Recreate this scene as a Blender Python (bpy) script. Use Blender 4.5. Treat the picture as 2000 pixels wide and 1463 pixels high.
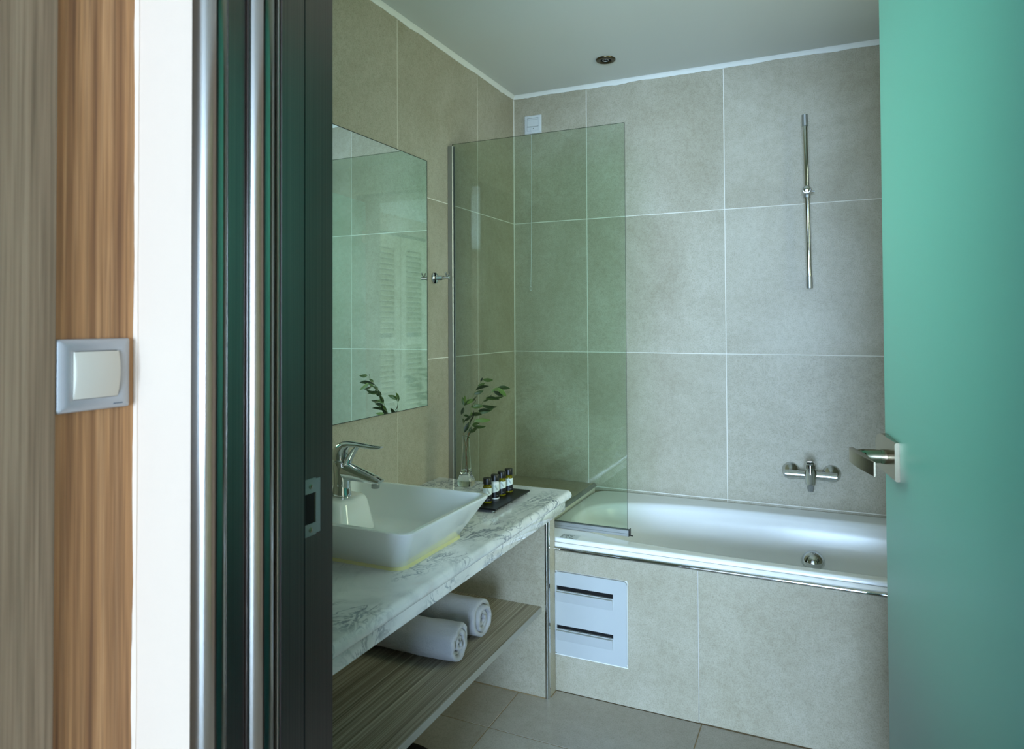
import bpy, bmesh, math, random
from mathutils import Vector, Matrix, noise
random.seed(7)
PI = math.pi
for o in list(bpy.data.objects): bpy.data.objects.remove(o)
SC = bpy.context.scene
COL = SC.collection

# ------------------------------------------------------------------ camera
CAMP = Vector((1.3582, -2.9773, 1.26)); YAW, PITCH, ROLL = 0.4316, 0.0181, -0.0048
F = Vector((-math.sin(YAW)*math.cos(PITCH), math.cos(YAW)*math.cos(PITCH), math.sin(PITCH)))
Rt = F.cross(Vector((0, 0, 1))).normalized(); Up = Rt.cross(F)
r_ = math.cos(ROLL)*Rt + math.sin(ROLL)*Up; u_ = -math.sin(ROLL)*Rt + math.cos(ROLL)*Up
cd = bpy.data.cameras.new('camera'); cam = bpy.data.objects.new('camera', cd); COL.objects.link(cam)
cd.sensor_width = 36; cd.lens = 1353.5/2000*36; cd.shift_y = -125.96/2000
cd.clip_start = 0.02
cd.dof.use_dof = True; cd.dof.focus_distance = 2.3; cd.dof.aperture_fstop = 8
cam.matrix_world = Matrix(((r_.x, u_.x, -F.x, CAMP.x), (r_.y, u_.y, -F.y, CAMP.y), (r_.z, u_.z, -F.z, CAMP.z), (0, 0, 0, 1)))
SC.camera = cam

# ------------------------------------------------------------------ world, light, exposure
W = bpy.data.worlds.new('world'); SC.world = W; W.use_nodes = True
W.node_tree.nodes['Background'].inputs[0].default_value = (0.80, 0.93, 1.0, 1)
W.node_tree.nodes['Background'].inputs[1].default_value = 1.6
SC.view_settings.view_transform = 'Standard'; SC.view_settings.look = 'None'
SC.view_settings.gamma = 1; SC.view_settings.use_curve_mapping = False
SC.view_settings.exposure = 0.0

def area(name, loc, rot, sx, sy, power, color):
    l = bpy.data.lights.new(name, 'AREA'); l.shape = 'RECTANGLE'; l.size = sx; l.size_y = sy
    l.energy = power; l.color = color
    o = bpy.data.objects.new(name, l); COL.objects.link(o); o.location = loc; o.rotation_euler = rot
    return o
# daylight through the bathroom window (right wall) and through the balcony window of the bedroom behind the camera
area('bathroom_daylight', (2.50, -1.34, 1.80), (0, PI/2-0.38, 0.10), 1.2, 1.6, 26, (0.88, 1.0, 0.66)).data.spread = 2.5
area('bedroom_daylight', (2.05, -7.66, 1.2), (PI/2, 0, 0.0), 2.6, 2.1, 830, (0.49, 0.70, 1.0))

# ------------------------------------------------------------------ materials
def lin(c): return tuple((x/255/12.92 if x/255 <= 0.04045 else ((x/255+0.055)/1.055)**2.4) for x in c)
MATS = {}
def mat(name, rgb=(200, 200, 200), rough=.5, metal=0, spec=.5, coat=0, trans=0, ior=1.5, emit=None):
    m = bpy.data.materials.new(name); m.use_nodes = True; MATS[name] = m
    b = m.node_tree.nodes['Principled BSDF']; c = lin(rgb)+(1,)
    b.inputs['Base Color'].default_value = c; b.inputs['Roughness'].default_value = rough
    b.inputs['Metallic'].default_value = metal; b.inputs['Specular IOR Level'].default_value = spec
    b.inputs['Coat Weight'].default_value = coat; b.inputs['Coat Roughness'].default_value = .04
    b.inputs['Transmission Weight'].default_value = trans; b.inputs['IOR'].default_value = ior
    if emit: b.inputs['Emission Color'].default_value = lin(emit[0])+(1,); b.inputs['Emission Strength'].default_value = emit[1]
    return m
class NT:
    def __init__(s, m): s.t = m.node_tree; s.b = s.t.nodes.get('Principled BSDF')
    def n(s, typ, **k):
        x = s.t.nodes.new(typ)
        for a, v in k.items():
            if a.startswith('i_'):
                kk = a[2:].replace('_', ' '); x.inputs[int(kk) if kk.isdigit() else kk].default_value = v
            else: setattr(x, a, v)
        return x
    def l(s, a, b): s.t.links.new(a, b)
    def ramp(s, fac, stops):
        r = s.n('ShaderNodeValToRGB'); e = r.color_ramp.elements
        while len(e) < len(stops): e.new(.5)
        for q, (p, c) in zip(e, stops): q.position = p; q.color = lin(c)+(1,) if len(c) == 3 else c
        s.l(fac, r.inputs[0]); return r.outputs[0]
    def coords(s, scale=(1, 1, 1), rnd=0.0):
        tc = s.n('ShaderNodeTexCoord'); mp = s.n('ShaderNodeMapping'); mp.inputs['Scale'].default_value = scale
        s.l(tc.outputs['Object'], mp.inputs['Vector'])
        if rnd:
            oi = s.n('ShaderNodeObjectInfo'); mu = s.n('ShaderNodeMath', operation='MULTIPLY'); mu.inputs[1].default_value = rnd
            s.l(oi.outputs['Random'], mu.inputs[0]); s.l(mu.outputs[0], mp.inputs['Location'])
        return mp.outputs[0]
    def noise(s, v, scale, detail=4, rough=.55, dist=0):
        x = s.n('ShaderNodeTexNoise'); x.inputs['Scale'].default_value = scale; x.inputs['Detail'].default_value = detail
        x.inputs['Roughness'].default_value = rough; x.inputs['Distortion'].default_value = dist
        s.l(v, x.inputs['Vector']); return x.outputs[0]
    def mix(s, a, b, f, mode='MIX'):
        x = s.n('ShaderNodeMix', data_type='RGBA', blend_type=mode)
        for sock, v in ((x.inputs[0], f), (x.inputs[6], a), (x.inputs[7], b)):
            if hasattr(v, 'is_output') or isinstance(v, bpy.types.NodeSocket): s.l(v, sock)
            else: sock.default_value = v
        return x.outputs[2]
    def bump(s, h, strength, dist=.001):
        x = s.n('ShaderNodeBump'); x.inputs['Strength'].default_value = strength; x.inputs['Distance'].default_value = dist
        s.l(h, x.inputs['Height']); s.l(x.outputs[0], s.b.inputs['Normal'])

def tile_mat(name, a, b, c, rough):
    m = mat(name, b, rough, spec=.4); t = NT(m); v = t.coords(rnd=7.0)
    big = t.noise(v, 2.2, 6, .62, .6); col = t.ramp(big, [(.3, a), (.52, b), (.72, c)])
    fine = t.noise(v, 260, 2, .6); fc = t.ramp(fine, [(.30, (185, 182, 172)), (.55, (255, 255, 255))])
    mid = t.noise(v, 45, 5, .7); mc = t.ramp(mid, [(.25, (218, 214, 204)), (.6, (255, 255, 255))])
    col = t.mix(col, fc, .42, 'MULTIPLY'); col = t.mix(col, mc, .5, 'MULTIPLY')
    t.l(col, t.b.inputs['Base Color']); t.bump(fine, .12, .0006)
    return m
M_TILE = tile_mat('stone_tile', (168, 160, 138), (184, 177, 158), (196, 190, 173), .42)
M_FLOORTILE = tile_mat('floor_tile', (170, 160, 146), (182, 174, 162), (192, 186, 176), .28)
M_GROUT = mat('grout', (240, 236, 226), .85)
M_DGROUT = mat('floor_grout', (150, 128, 92), .85)
M_CEIL = mat('ceiling_paint', (226, 228, 224), .6)
t = NT(M_CEIL); t.bump(t.noise(t.coords(), 180, 3), .08, .0008)
M_CAULK = mat('white_caulk', (236, 236, 230), .6)
M_YCAULK = mat('yellowed_sealant', (216, 212, 158), .5)
M_WALLW = mat('white_wall_paint', (202, 180, 160), .7)
t = NT(M_WALLW); t.bump(t.noise(t.coords(), 120, 3), .1, .0006)
M_CHROME = mat('chrome', (215, 218, 220), .04, 1)
M_NICKEL = mat('brushed_nickel', (158, 148, 128), .24, 1)
M_STEEL = mat('satin_steel', (172, 174, 174), .38, .85)
M_ALU = mat('anodised_aluminium', (116, 110, 108), .32, 1)
t = NT(M_ALU); nz = t.noise(t.coords((500, 500, 1.2)), 1, 3); t.l(t.ramp(nz, [(.3, (116, 104, 104)), (.7, (138, 124, 122))]), t.b.inputs['Base Color'])
M_ALUB = mat('polished_aluminium', (150, 147, 142), .16, 1)
M_BRONZE = mat('dark_bronze', (92, 82, 60), .3, 1)
M_BLACK = mat('black_plastic', (12, 12, 14), .35)
M_DARK = mat('near_black', (4, 4, 5), .9)  # near-black colour, paints the shade in the latch hole and panel slots
M_CER = mat('white_ceramic', (236, 239, 240), .08, coat=.6)
M_ACR = mat('white_acrylic', (248, 249, 250), .15, spec=.4)
M_WPL = mat('white_plastic', (214, 218, 220), .3)
M_HATCH = mat('hatch_plastic', (186, 190, 190), .3)
M_TRAY = mat('tray_acrylic', (8, 8, 9), .35, spec=.25)
M_WPL2 = mat('ivory_plastic', (196, 188, 172), .32)
M_GREYPL = mat('silver_plastic', (164, 164, 164), .35, .35)
M_MIRROR = mat('mirror_silver', (228, 238, 226), .0, 1)
M_MEDGE = mat('mirror_edge', (20, 34, 26), .3)
M_LEAF = mat('olive_leaf', (70, 92, 44), .45)
t = NT(M_LEAF); oi = t.n('ShaderNodeObjectInfo'); t.l(t.ramp(oi.outputs['Random'], [(0, (30, 44, 18)), (.6, (54, 76, 30)), (1, (104, 132, 58))]), t.b.inputs['Base Color'])
M_STEM = mat('green_stem', (104, 118, 70), .6)
M_BSTEM = mat('brown_stem', (120, 84, 40), .6)
M_LABELW = mat('label_white', (216, 226, 220), .5)
M_LABELB = mat('label_black', (16, 16, 18), .4)
M_INK = mat('ink_dark', (30, 36, 40), .6)
M_INKW = mat('ink_white', (210, 215, 215), .6)
M_INKG = mat('ink_grey', (96, 106, 114), .6)
M_AMBER = mat('amber_liquid', (150, 140, 20), .05, trans=.6, ior=1.35)
M_LOTION = mat('white_lotion', (225, 228, 225), .3)

def glassy(name, tint, edge_fres=1.5, rough=0.0):
    """thin clear sheet: tinted see-through with mirror reflection by fresnel"""
    m = bpy.data.materials.new(name); m.use_nodes = True; t = NT(m); t.t.nodes.clear()
    out = t.n('ShaderNodeOutputMaterial'); tr = t.n('ShaderNodeBsdfTransparent'); tr.inputs[0].default_value = tint+(1,)
    gl = t.n('ShaderNodeBsdfGlossy'); gl.inputs['Roughness'].default_value = rough
    fr = t.n('ShaderNodeFresnel'); fr.inputs[0].default_value = edge_fres
    mx = t.n('ShaderNodeMixShader'); t.l(fr.outputs[0], mx.inputs[0]); t.l(tr.outputs[0], mx.inputs[1]); t.l(gl.outputs[0], mx.inputs[2])
    t.l(mx.outputs[0], out.inputs[0]); return m
M_GLASS = glassy('green_tinted_glass', (0.86, 0.925, 0.865))
M_CLEAR = mat('clear_glass', (245, 250, 248), .0, trans=1, ior=1.45)
M_PANE = glassy('window_glass', (0.97, 0.98, 0.97))
M_GEDGE = mat('glass_edge', (16, 46, 36), .1)
M_WATER = mat('water', (250, 255, 252), .0, trans=1, ior=1.33)

m = bpy.data.materials.new('frosted_green_glass'); m.use_nodes = True; t = NT(m); t.t.nodes.clear(); M_FROST = m
out = t.n('ShaderNodeOutputMaterial'); tl = t.n('ShaderNodeBsdfTranslucent'); tl.inputs[0].default_value = (0.40, 0.82, 0.83, 1)
df = t.n('ShaderNodeBsdfDiffuse'); df.inputs[0].default_value = (0.05, 0.35, 0.31, 1)
gl = t.n('ShaderNodeBsdfGlossy'); gl.inputs['Roughness'].default_value = .38
m1 = t.n('ShaderNodeMixShader'); m1.inputs[0].default_value = .10; t.l(tl.outputs[0], m1.inputs[1]); t.l(df.outputs[0], m1.inputs[2])
fr = t.n('ShaderNodeFresnel'); fr.inputs[0].default_value = 1.4
m2 = t.n('ShaderNodeMixShader'); t.l(fr.outputs[0], m2.inputs[0]); t.l(m1.outputs[0], m2.inputs[1]); t.l(gl.outputs[0], m2.inputs[2]); t.l(m2.outputs[0], out.inputs[0])
M_FROSTEDGE = mat('polished_glass_edge', (196, 232, 214), .15)

# marble
M_MARBLE = mat('veined_marble', (225, 226, 224), .12, coat=.3); t = NT(M_MARBLE); v = t.coords((1, 1, 1))
def vein(scale, det, dist, w, vv=v):
    n = t.noise(vv, scale, det, .62, dist); s1 = t.n('ShaderNodeMath', operation='SUBTRACT'); s1.inputs[1].default_value = .5; t.l(n, s1.inputs[0])
    a = t.n('ShaderNodeMath', operation='ABSOLUTE'); t.l(s1.outputs[0], a.inputs[0])
    return t.ramp(a.outputs[0], [(0, (0, 0, 0)), (w, (255, 255, 255))])
v2 = t.coords((1.6, .8, 1.3))
base = t.ramp(t.noise(v, 7, 6, .6, .8), [(.3, (204, 206, 208)), (.55, (232, 232, 232)), (.8, (242, 242, 240))])
mask = t.ramp(t.noise(v, 4.5, 3, .5, .4), [(.44, (0, 0, 0)), (.62, (255, 255, 255))])
va = t.mix((1, 1, 1, 1), vein(6.0, 9, 2.4, .034, v2), mask)
vb = t.mix((1, 1, 1, 1), vein(24, 8, 1.2, .05), t.ramp(t.noise(v2, 6, 2), [(.52, (0, 0, 0)), (.66, (255, 255, 255))]))
col = t.mix(t.mix((lin((104, 114, 128))+(1,)), base, va), base, 0.0)
col = t.mix(lin((138, 148, 160))+(1,), col, vb)
pk = t.ramp(t.noise(t.coords((1, 1, 1.5)), 5.5, 4, .6, .5), [(.66, (0, 0, 0)), (.74, (150, 150, 150))])
col = t.mix(col, lin((222, 196, 184))+(1,), pk)
t.l(col, t.b.inputs['Base Color'])

def wood(name, dark, mid, light, scale, rough=.45, wav=0, axis_scale=None, cath=False):
    m = mat(name, mid, rough); t = NT(m); v = t.coords(scale)
    n = t.noise(v, 1, 5, .6, .3); col = t.ramp(n, [(.28, dark), (.5, mid), (.72, light)])
    v3 = t.coords(tuple(s*3.2 for s in scale)); n3 = t.noise(v3, 1, 2, .5)
    col = t.mix(col, t.ramp(n3, [(.3, (170, 160, 150)), (.6, (255, 255, 255))]), .6, 'MULTIPLY')
    if cath:
        v4 = t.coords((9, 9, .55)); w = t.n('ShaderNodeTexWave', wave_type='BANDS', bands_direction='Y'); w.inputs['Scale'].default_value = 1.1
        w.inputs['Distortion'].default_value = 6; w.inputs['Detail'].default_value = 2; w.inputs['Detail Scale'].default_value = .6
        t.l(v4, w.inputs['Vector']); col = t.mix(col, t.ramp(w.outputs[1], [(.1, (176, 160, 142)), (.6, (255, 255, 255))]), .55, 'MULTIPLY')
    t.l(col, t.b.inputs['Base Color']); t.bump(n, .1, .0005); return m
M_ZEBRA = wood('grey_streaked_laminate', (92, 84, 70), (158, 148, 128), (206, 200, 182), (210, 1.0, 210), .4)
M_OAK = wood('oak_veneer', (140, 96, 58), (172, 124, 78), (196, 150, 104), (90, 90, 1.6), .5, cath=True)
M_OAK2 = wood('pale_oak_veneer', (124, 102, 78), (146, 121, 95), (158, 135, 108), (70, 70, 1.2), .5)
M_LOUV = mat('louvre_paint', (222, 212, 168), .5)
M_TOWEL = mat('terry_cotton', (206, 206, 210), .95, spec=.1)
t = NT(M_TOWEL); v = t.coords(); n = t.noise(v, 700, 3, .7); n2 = t.noise(v, 90, 3, .6)
ad = t.n('ShaderNodeMath', operation='ADD'); t.l(n, ad.inputs[0]); t.l(n2, ad.inputs[1]); t.bump(ad.outputs[0], .8, .006)
M_BIN = mat('black_bin', (10, 10, 11), .25)
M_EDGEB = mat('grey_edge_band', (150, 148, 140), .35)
M_HALLFLOOR = mat('hall_floor', (176, 168, 150), .4)

# ------------------------------------------------------------------ mesh helpers
def link(name, me, m, parent=None, mats=None):
    o = bpy.data.objects.new(name, me); COL.objects.link(o)
    for x in (mats or [m]): me.materials.append(x)
    if parent: o.parent = parent
    return o
def obj(name, bm, m, parent=None, smooth=None, mats=None):
    bmesh.ops.recalc_face_normals(bm, faces=bm.faces)
    me = bpy.data.meshes.new(name); bm.to_mesh(me); bm.free()
    o = link(name, me, m, parent, mats)
    if smooth is not None:
        for p in me.polygons: p.use_smooth = True
        me.set_sharp_from_angle(angle=math.radians(smooth))
    return o
def tag(o, label=None, cat=None, group=None, kind=None):
    for k, v in (('label', label), ('category', cat), ('group', group), ('kind', kind)):
        if v: o[k] = v
    return o
def thing(name, label, cat, group=None, kind=None):
    o = bpy.data.objects.new(name, None); COL.objects.link(o); o.empty_display_size = .05
    return tag(o, label, cat, group, kind)
def box(bm, x0, x1, y0, y1, z0, z1, bev=0, seg=1):
    r = bmesh.ops.create_cube(bm, size=1); vs = r['verts']
    for v in vs: v.co = Vector(((x0+x1)/2+v.co.x*(x1-x0), (y0+y1)/2+v.co.y*(y1-y0), (z0+z1)/2+v.co.z*(z1-z0)))
    if bev:
        es = list({e for v in vs for e in v.link_edges})
        bmesh.ops.bevel(bm, geom=es, offset=bev, segments=seg, affect='EDGES', profile=.5)
def bx(name, ext, m, parent=None, bev=0, seg=1):
    bm = bmesh.new(); box(bm, *ext, bev=bev, seg=seg); return obj(name, bm, m, parent, 40 if bev else None)
def prism(bm, pts, h0, h1, axis='z'):
    """closed polygon pts (2D) extruded along axis"""
    def P(a, b, h): return {'z': (a, b, h), 'y': (a, h, b), 'x': (h, a, b)}[axis]
    lo = [bm.verts.new(P(a, b, h0)) for a, b in pts]; hi = [bm.verts.new(P(a, b, h1)) for a, b in pts]
    n = len(pts); bm.faces.new(lo); bm.faces.new(hi)
    for i in range(n): bm.faces.new((lo[i], lo[(i+1) % n], hi[(i+1) % n], hi[i]))
def rings(bm, rs, cap0=True, cap1=True):
    vs = [[bm.verts.new(p) for p in r] for r in rs]; n = len(rs[0])
    for a, b in zip(vs, vs[1:]):
        for i in range(n): bm.faces.new((a[i], a[(i+1) % n], b[(i+1) % n], b[i]))
    if cap0: bm.faces.new(vs[0])
    if cap1: bm.faces.new(vs[-1])
def frame(d):
    d = d.normalized(); a = Vector((0, 0, 1)) if abs(d.z) < .9 else Vector((1, 0, 0))
    x = d.cross(a).normalized(); return x, x.cross(d).normalized()
def tube(bm, pts, rad, n=16, cap=True, flat=None):
    pts = [Vector(p) for p in pts]; k = len(pts)
    rad = [rad]*k if not isinstance(rad, (list, tuple)) else rad
    x, y = frame(pts[1]-pts[0]); out = []
    for i, p in enumerate(pts):
        d = (pts[min(i+1, k-1)]-pts[max(i-1, 0)]).normalized()
        x = (x-d*x.dot(d)).normalized(); y = x.cross(d)
        r = rad[i]; rx, ry = (r if isinstance(r, tuple) else (r, r))
        out.append([p+x*(rx*math.cos(2*PI*j/n))+y*(ry*math.sin(2*PI*j/n)) for j in range(n)])
    rings(bm, out, cap, cap)
def lathe(bm, prof, c, n=32, axis='z', cap=True):
    """prof: list (r, h) from c along axis"""
    c = Vector(c); out = []
    for r, h in prof:
        row = []
        for j in range(n):
            a = 2*PI*j/n; p = {'z': (r*math.cos(a), r*math.sin(a), h), 'x': (h, r*math.cos(a), r*math.sin(a)), 'y': (r*math.cos(a), h, r*math.sin(a))}[axis]
            row.append(c+Vector(p))
        out.append(row)
    rings(bm, out, cap, cap)
def smoothpath(pts, k=6):
    pts = [Vector(p) for p in pts]; out = []
    P = [pts[0]*2-pts[1]]+pts+[pts[-1]*2-pts[-2]]
    for i in range(1, len(P)-2):
        for s in range(k):
            t = s/k; a, b, c, d = P[i-1:i+3]
            out.append(.5*((2*b)+(c-a)*t+(2*a-5*b+4*c-d)*t*t+(3*b-a-3*c+d)*t**3))
    out.append(pts[-1]); return out

# ================================================================== STRUCTURE
CZ = 2.333                        # ceiling height
def struct(name, ext, m): return tag(bx(name, ext, m), kind='structure')
G = .0016                         # half a grout joint
def tiles(parent, plane, us, vs, m=None, th=.007, holes=()):
    """plane 'x+': face at x=0 looking +x etc.  us, vs: joint positions"""
    kind, pos = plane
    for a, b in zip(us, us[1:]):
        for c, d in zip(vs, vs[1:]):
            if any(abs(a-h[0]) < .01 and abs(c-h[1]) < .01 for h in holes): continue
            j = (random.random()-.5)*.0008
            a_, b_, c_, d_ = a+G, b-G, c+G, d-G
            if kind == 'x+': e = (pos-th, pos+j, a_, b_, c_, d_)
            if kind == 'x-': e = (pos-j, pos+th, a_, b_, c_, d_)
            if kind == 'y-': e = (a_, b_, pos-j, pos+th, c_, d_)
            if kind == 'z+': e = (a_, b_, c_, d_, pos-th, pos+j*.5)
            bx('tile', e, m or M_TILE, parent, bev=.0005)
ZR = [0.0, .526, 1.126, 1.726, CZ]
wl = struct('wall_left', (-.12, -.0009, -2.2, .12, 0, CZ), M_GROUT)
tiles(wl, ('x+', 0), [-2.11, -1.5701, -.9701, -.3701, 0], ZR)
wb = struct('wall_back', (-.002, 2.2, .0009, .12, 0, CZ), M_GROUT)
tiles(wb, ('y-', 0), [0, .3615, .9615, 1.5615, 2.1], ZR)
# right wall, four pieces round the window opening
wr = tag(thing('wall_right', None, None), kind='structure')
WY0, WY1, WZ0, WZ1 = -1.98, -.60, .98, 2.16
for e in ((2.102, 2.32, -2.2, WY0, 0, CZ), (2.102, 2.32, WY1, .0, 0, CZ), (2.102, 2.32, WY0, WY1, 0, WZ0), (2.102, 2.32, WY0, WY1, WZ1, CZ)):
    bx('masonry', e, M_GROUT, wr)
tiles(wr, ('x-', 2.1), [-2.11, WY0], ZR); tiles(wr, ('x-', 2.1), [WY1, 0], ZR)
tiles(wr, ('x-', 2.1), [WY0, -1.29, WY1], [0, .526, WZ0]); tiles(wr, ('x-', 2.1), [WY0, WY1], [WZ1, CZ])
fl = struct('floor', (-.12, 2.32, -4.82, .12, -.1, -.001), M_DGROUT)
tiles(fl, ('z+', 0), [0, .375, .975, 1.575, 2.1], [-2.11, -1.63, -1.03, -.74], M_FLOORTILE)
tiles(fl, ('z+', 0), [.53, .975, 1.575, 2.175, 2.6], [-4.8, -4.43, -3.83, -3.23, -2.63, -2.111], M_FLOORTILE)
struct('floor_2', (2.32, 2.75, -4.82, -2.2, -.1, -.001), M_HALLFLOOR); struct('floor_3', (-.12, 5.75, -7.62, -4.82, -.1, -.001), M_HALLFLOOR)
cl = struct('ceiling', (-.12, 2.75, -4.82, .12, CZ, CZ+.1), M_CEIL); struct('ceiling_2', (-.12, 5.75, -7.62, -4.82, CZ, CZ+.1), M_CEIL)
# front wall (door wall) in pieces, hall side is white, bathroom side tiled
XJ = .63
wf = tag(thing('wall_front', None, None), kind='structure')
bx('masonry', (.0, XJ, -2.356, -2.118, 0, CZ), M_WALLW, wf)
bx('masonry', (1.61, 2.75, -2.356, -2.118, 0, CZ), M_WALLW, wf)
bx('masonry', (XJ, 1.61, -2.356, -2.118, 2.14, CZ), M_WALLW, wf)
def ftile(a, b, c, d): bx('tile', (a+G, b-G, -2.119, -2.11, c+G, d-G), M_TILE, wf, bev=.0005)
for a, b in ((0, .3615), (.3615, XJ-.01), (1.64, 2.1)):
    for c, d in zip(ZR, ZR[1:]): ftile(a, b, c, d)
ftile(.64, 1.1, 2.15, CZ); ftile(1.1, 1.63, 2.15, CZ)
# bedroom hall
struct('wall_hall', (2.6, 2.75, -4.82, -2.356, 0, CZ), M_WALLW); struct('wall_partition', (2.75, 5.6, -4.82, -4.7, 0, CZ), M_WALLW); struct('wall_bedroom', (5.6, 5.75, -7.62, -4.82, 0, CZ), M_WALLW)
wk = tag(thing('wall_rear', None, None), kind='structure')
bx('masonry', (.4, .75, -7.62, -7.5, 0, CZ), M_OAK, wk); bx('masonry', (3.35, 5.6, -7.62, -7.5, 0, CZ), M_WALLW, wk)
bx('masonry', (.75, 3.35, -7.62, -7.5, 2.25, CZ), M_WALLW, wk); bx('masonry', (.75, 3.35, -7.62, -7.5, 0, .12), M_WALLW, wk)
# windows
def window(name, axis, pos, a0, a1, z0, z1, mull, label):
    w = thing(name, label, 'window', kind='structure')
    def b(n, x, y, c, d, m, dp=.03):
        e = (pos-dp, pos+dp, x, y, c, d) if axis == 'x' else (x, y, pos-dp, pos+dp, c, d)
        return bx(n, e, m, w)
    f = .04
    b('window_frame', a0, a1, z0, z0+f, M_WPL); b('window_frame', a0, a1, z1-f, z1, M_WPL)
    b('window_frame', a0, a0+f, z0+f, z1-f, M_WPL); b('window_frame', a1-f, a1, z0+f, z1-f, M_WPL)
    for q in mull: b('mullion', q-.02, q+.02, z0+f, z1-f, M_WPL)
    pts = [a0+f]+[q for q in mull]+[a1-f]
    for i, (p, q) in enumerate(zip(pts, pts[1:])):
        b('pane', p+(.02 if i else 0), q-(.02 if i < len(pts)-2 else 0), z0+f, z1-f, M_PANE, .003)
    return w
window('window_1', 'x', 2.21, WY0, WY1, WZ0, WZ1, [-1.29], 'white framed bathroom window high on the right wall')
window('window_2', 'y', -7.55, .75, 3.35, .12, 2.25, [1.62, 2.48], 'white framed bedroom window behind the hall')
# ceiling joint strips
def cove(name, axis, a0, a1, label):
    bm = bmesh.new(); n = int((a1-a0)/.012); prev = None
    for i in range(n+1):
        s = a0+(a1-a0)*i/n
        w = .017+.006*noise.noise(Vector((s*9, 3.1 if axis == 'x' else 8.4, 0)))+.0022*noise.noise(Vector((s*60, 1, 2)))
        if noise.noise(Vector((s*3.3, 9, 4 if axis == 'x' else 1))) > .33: w += .008*abs(noise.noise(Vector((s*25, 5, 5))))
        j = .004
        P = (lambda d, z: (s, -d, z)) if axis == 'x' else (lambda d, z: (d, s, z))
        row = [bm.verts.new(P(0, CZ)), bm.verts.new(P(j+.008, CZ)), bm.verts.new(P(j, CZ-.008)), bm.verts.new(P(.0022, CZ-w)), bm.verts.new(P(-.001, CZ-w))]
        if prev:
            for k in range(4): bm.faces.new((prev[k], prev[k+1], row[k+1], row[k]))
        prev = row
    tag(obj(name, bm, M_CAULK, smooth=50), kind='structure')
cove('trim_1', 'y', -2.11, 0, ''); cove('trim_2', 'x', 0, 2.1, '')
for nm, e in (('trim_3', (0.0, .0035, -.0035, 0, .545, CZ-.02)),):
    tag(bx(nm, e, M_GROUT), kind='structure')

# ================================================================== DOOR FRAME (metal jamb on the left)
df_ = thing('door_frame', 'dark polished aluminium door frame with two rounded bright ribs, left of doorway', 'door frame')
FH = 2.12
def jamb(name, pts, m, smooth=30):
    bm = bmesh.new(); prism(bm, pts, 0, FH); return obj(name, bm, m, df_, smooth)
def arc(cx, cy, r, a0, a1, n=14, sx=1.0): return [(cx+r*sx*math.cos(math.radians(a0+(a1-a0)*i/n)), cy+r*math.sin(math.radians(a0+(a1-a0)*i/n))) for i in range(n+1)]
jamb('strike_face', [(XJ, -2.1105), (.650, -2.1105), (.650, -2.196), (XJ, -2.196)], M_ALU)
jamb('stop_strip', [(XJ, -2.1925), (.664, -2.1925), (.667, -2.1945), (.667, -2.239), (.663, -2.241), (XJ, -2.241)], M_ALU)
jamb('bead', [(XJ, -2.241)]+arc(.664, -2.2435, .0026, 90, -90, 8)+[(XJ, -2.2462)], M_ALUB, 60)
jamb('bead', [(XJ, -2.2465)]+arc(.660, -2.2490, .0024, 90, -90, 8)+[(XJ, -2.2514)], M_ALUB, 60)
jamb('rounded_rib', [(XJ, -2.2516), (.655, -2.2516)]+arc(.655, -2.2745, .0228, 88, -88, 24, 1.05)+[(XJ, -2.2975)], M_ALUB, 60)
jamb('flat_web', [(XJ, -2.2975), (.6585, -2.2975), (.6600, -2.300), (.6600, -2.332), (.658, -2.3335), (XJ, -2.3335)], M_ALU)
jamb('rounded_edge', [(XJ, -2.3336), (.658, -2.3336)]+arc(.652, -2.3500, .0225, 40, -78, 24)+[(.648, -2.3725), (.6455, -2.3695), (.6455, -2.3562), (XJ, -2.3562)], M_ALUB, 50)
# right jamb and head, plain
bx('hinge_jamb', (1.58, 1.61, -2.3562, -2.1105, 0, FH), M_ALU, df_, .003)
bx('head_jamb', (XJ, 1.61, -2.3562, -2.1105, FH, 2.14), M_ALU, df_, .001)
# strike plate on the strike face
def plate(y0, y1, z0, z1, x0, x1, hy0, hy1, hz0, hz1):
    bm = bmesh.new()
    for e in ((y0, hy0, z0, z1), (hy1, y1, z0+.002, z1-.002), (hy0, hy1, z0, hz0), (hy0, hy1, hz1, z1)):
        box(bm, x0, x1, e[0], e[1], e[2], e[3])
    return bm
bx('gap_shade_strip', (.6495, .6660, -2.1926, -2.1903, 0, FH), M_BLACK, df_)  # thin black strip painting the dark gap beside the stop strip
sp = obj('strike_plate', plate(-2.186, -2.1405, .944, 1.029, .6495, .6512, -2.176, -2.1500, .962, 1.007), M_STEEL, df_)
bx('latch_hole_shade', (.6498, .6506, -2.176, -2.150, .962, 1.007), M_DARK, sp)  # near-black sheet standing in for the shade inside the latch hole
bx('latch_tongue', (.6503, .6516, -2.1535, -2.1515, .963, 1.006), M_NICKEL, sp)
for z in (1.017, .953):
    bm = bmesh.new(); lathe(bm, [(.0038, 0), (.0038, .0007), (.003, .0012), (.0012, .0012), (.001, .0006)], (.6508, -2.162, z), 16, 'x'); obj('screw', bm, M_NICKEL, sp, 40)

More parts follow.
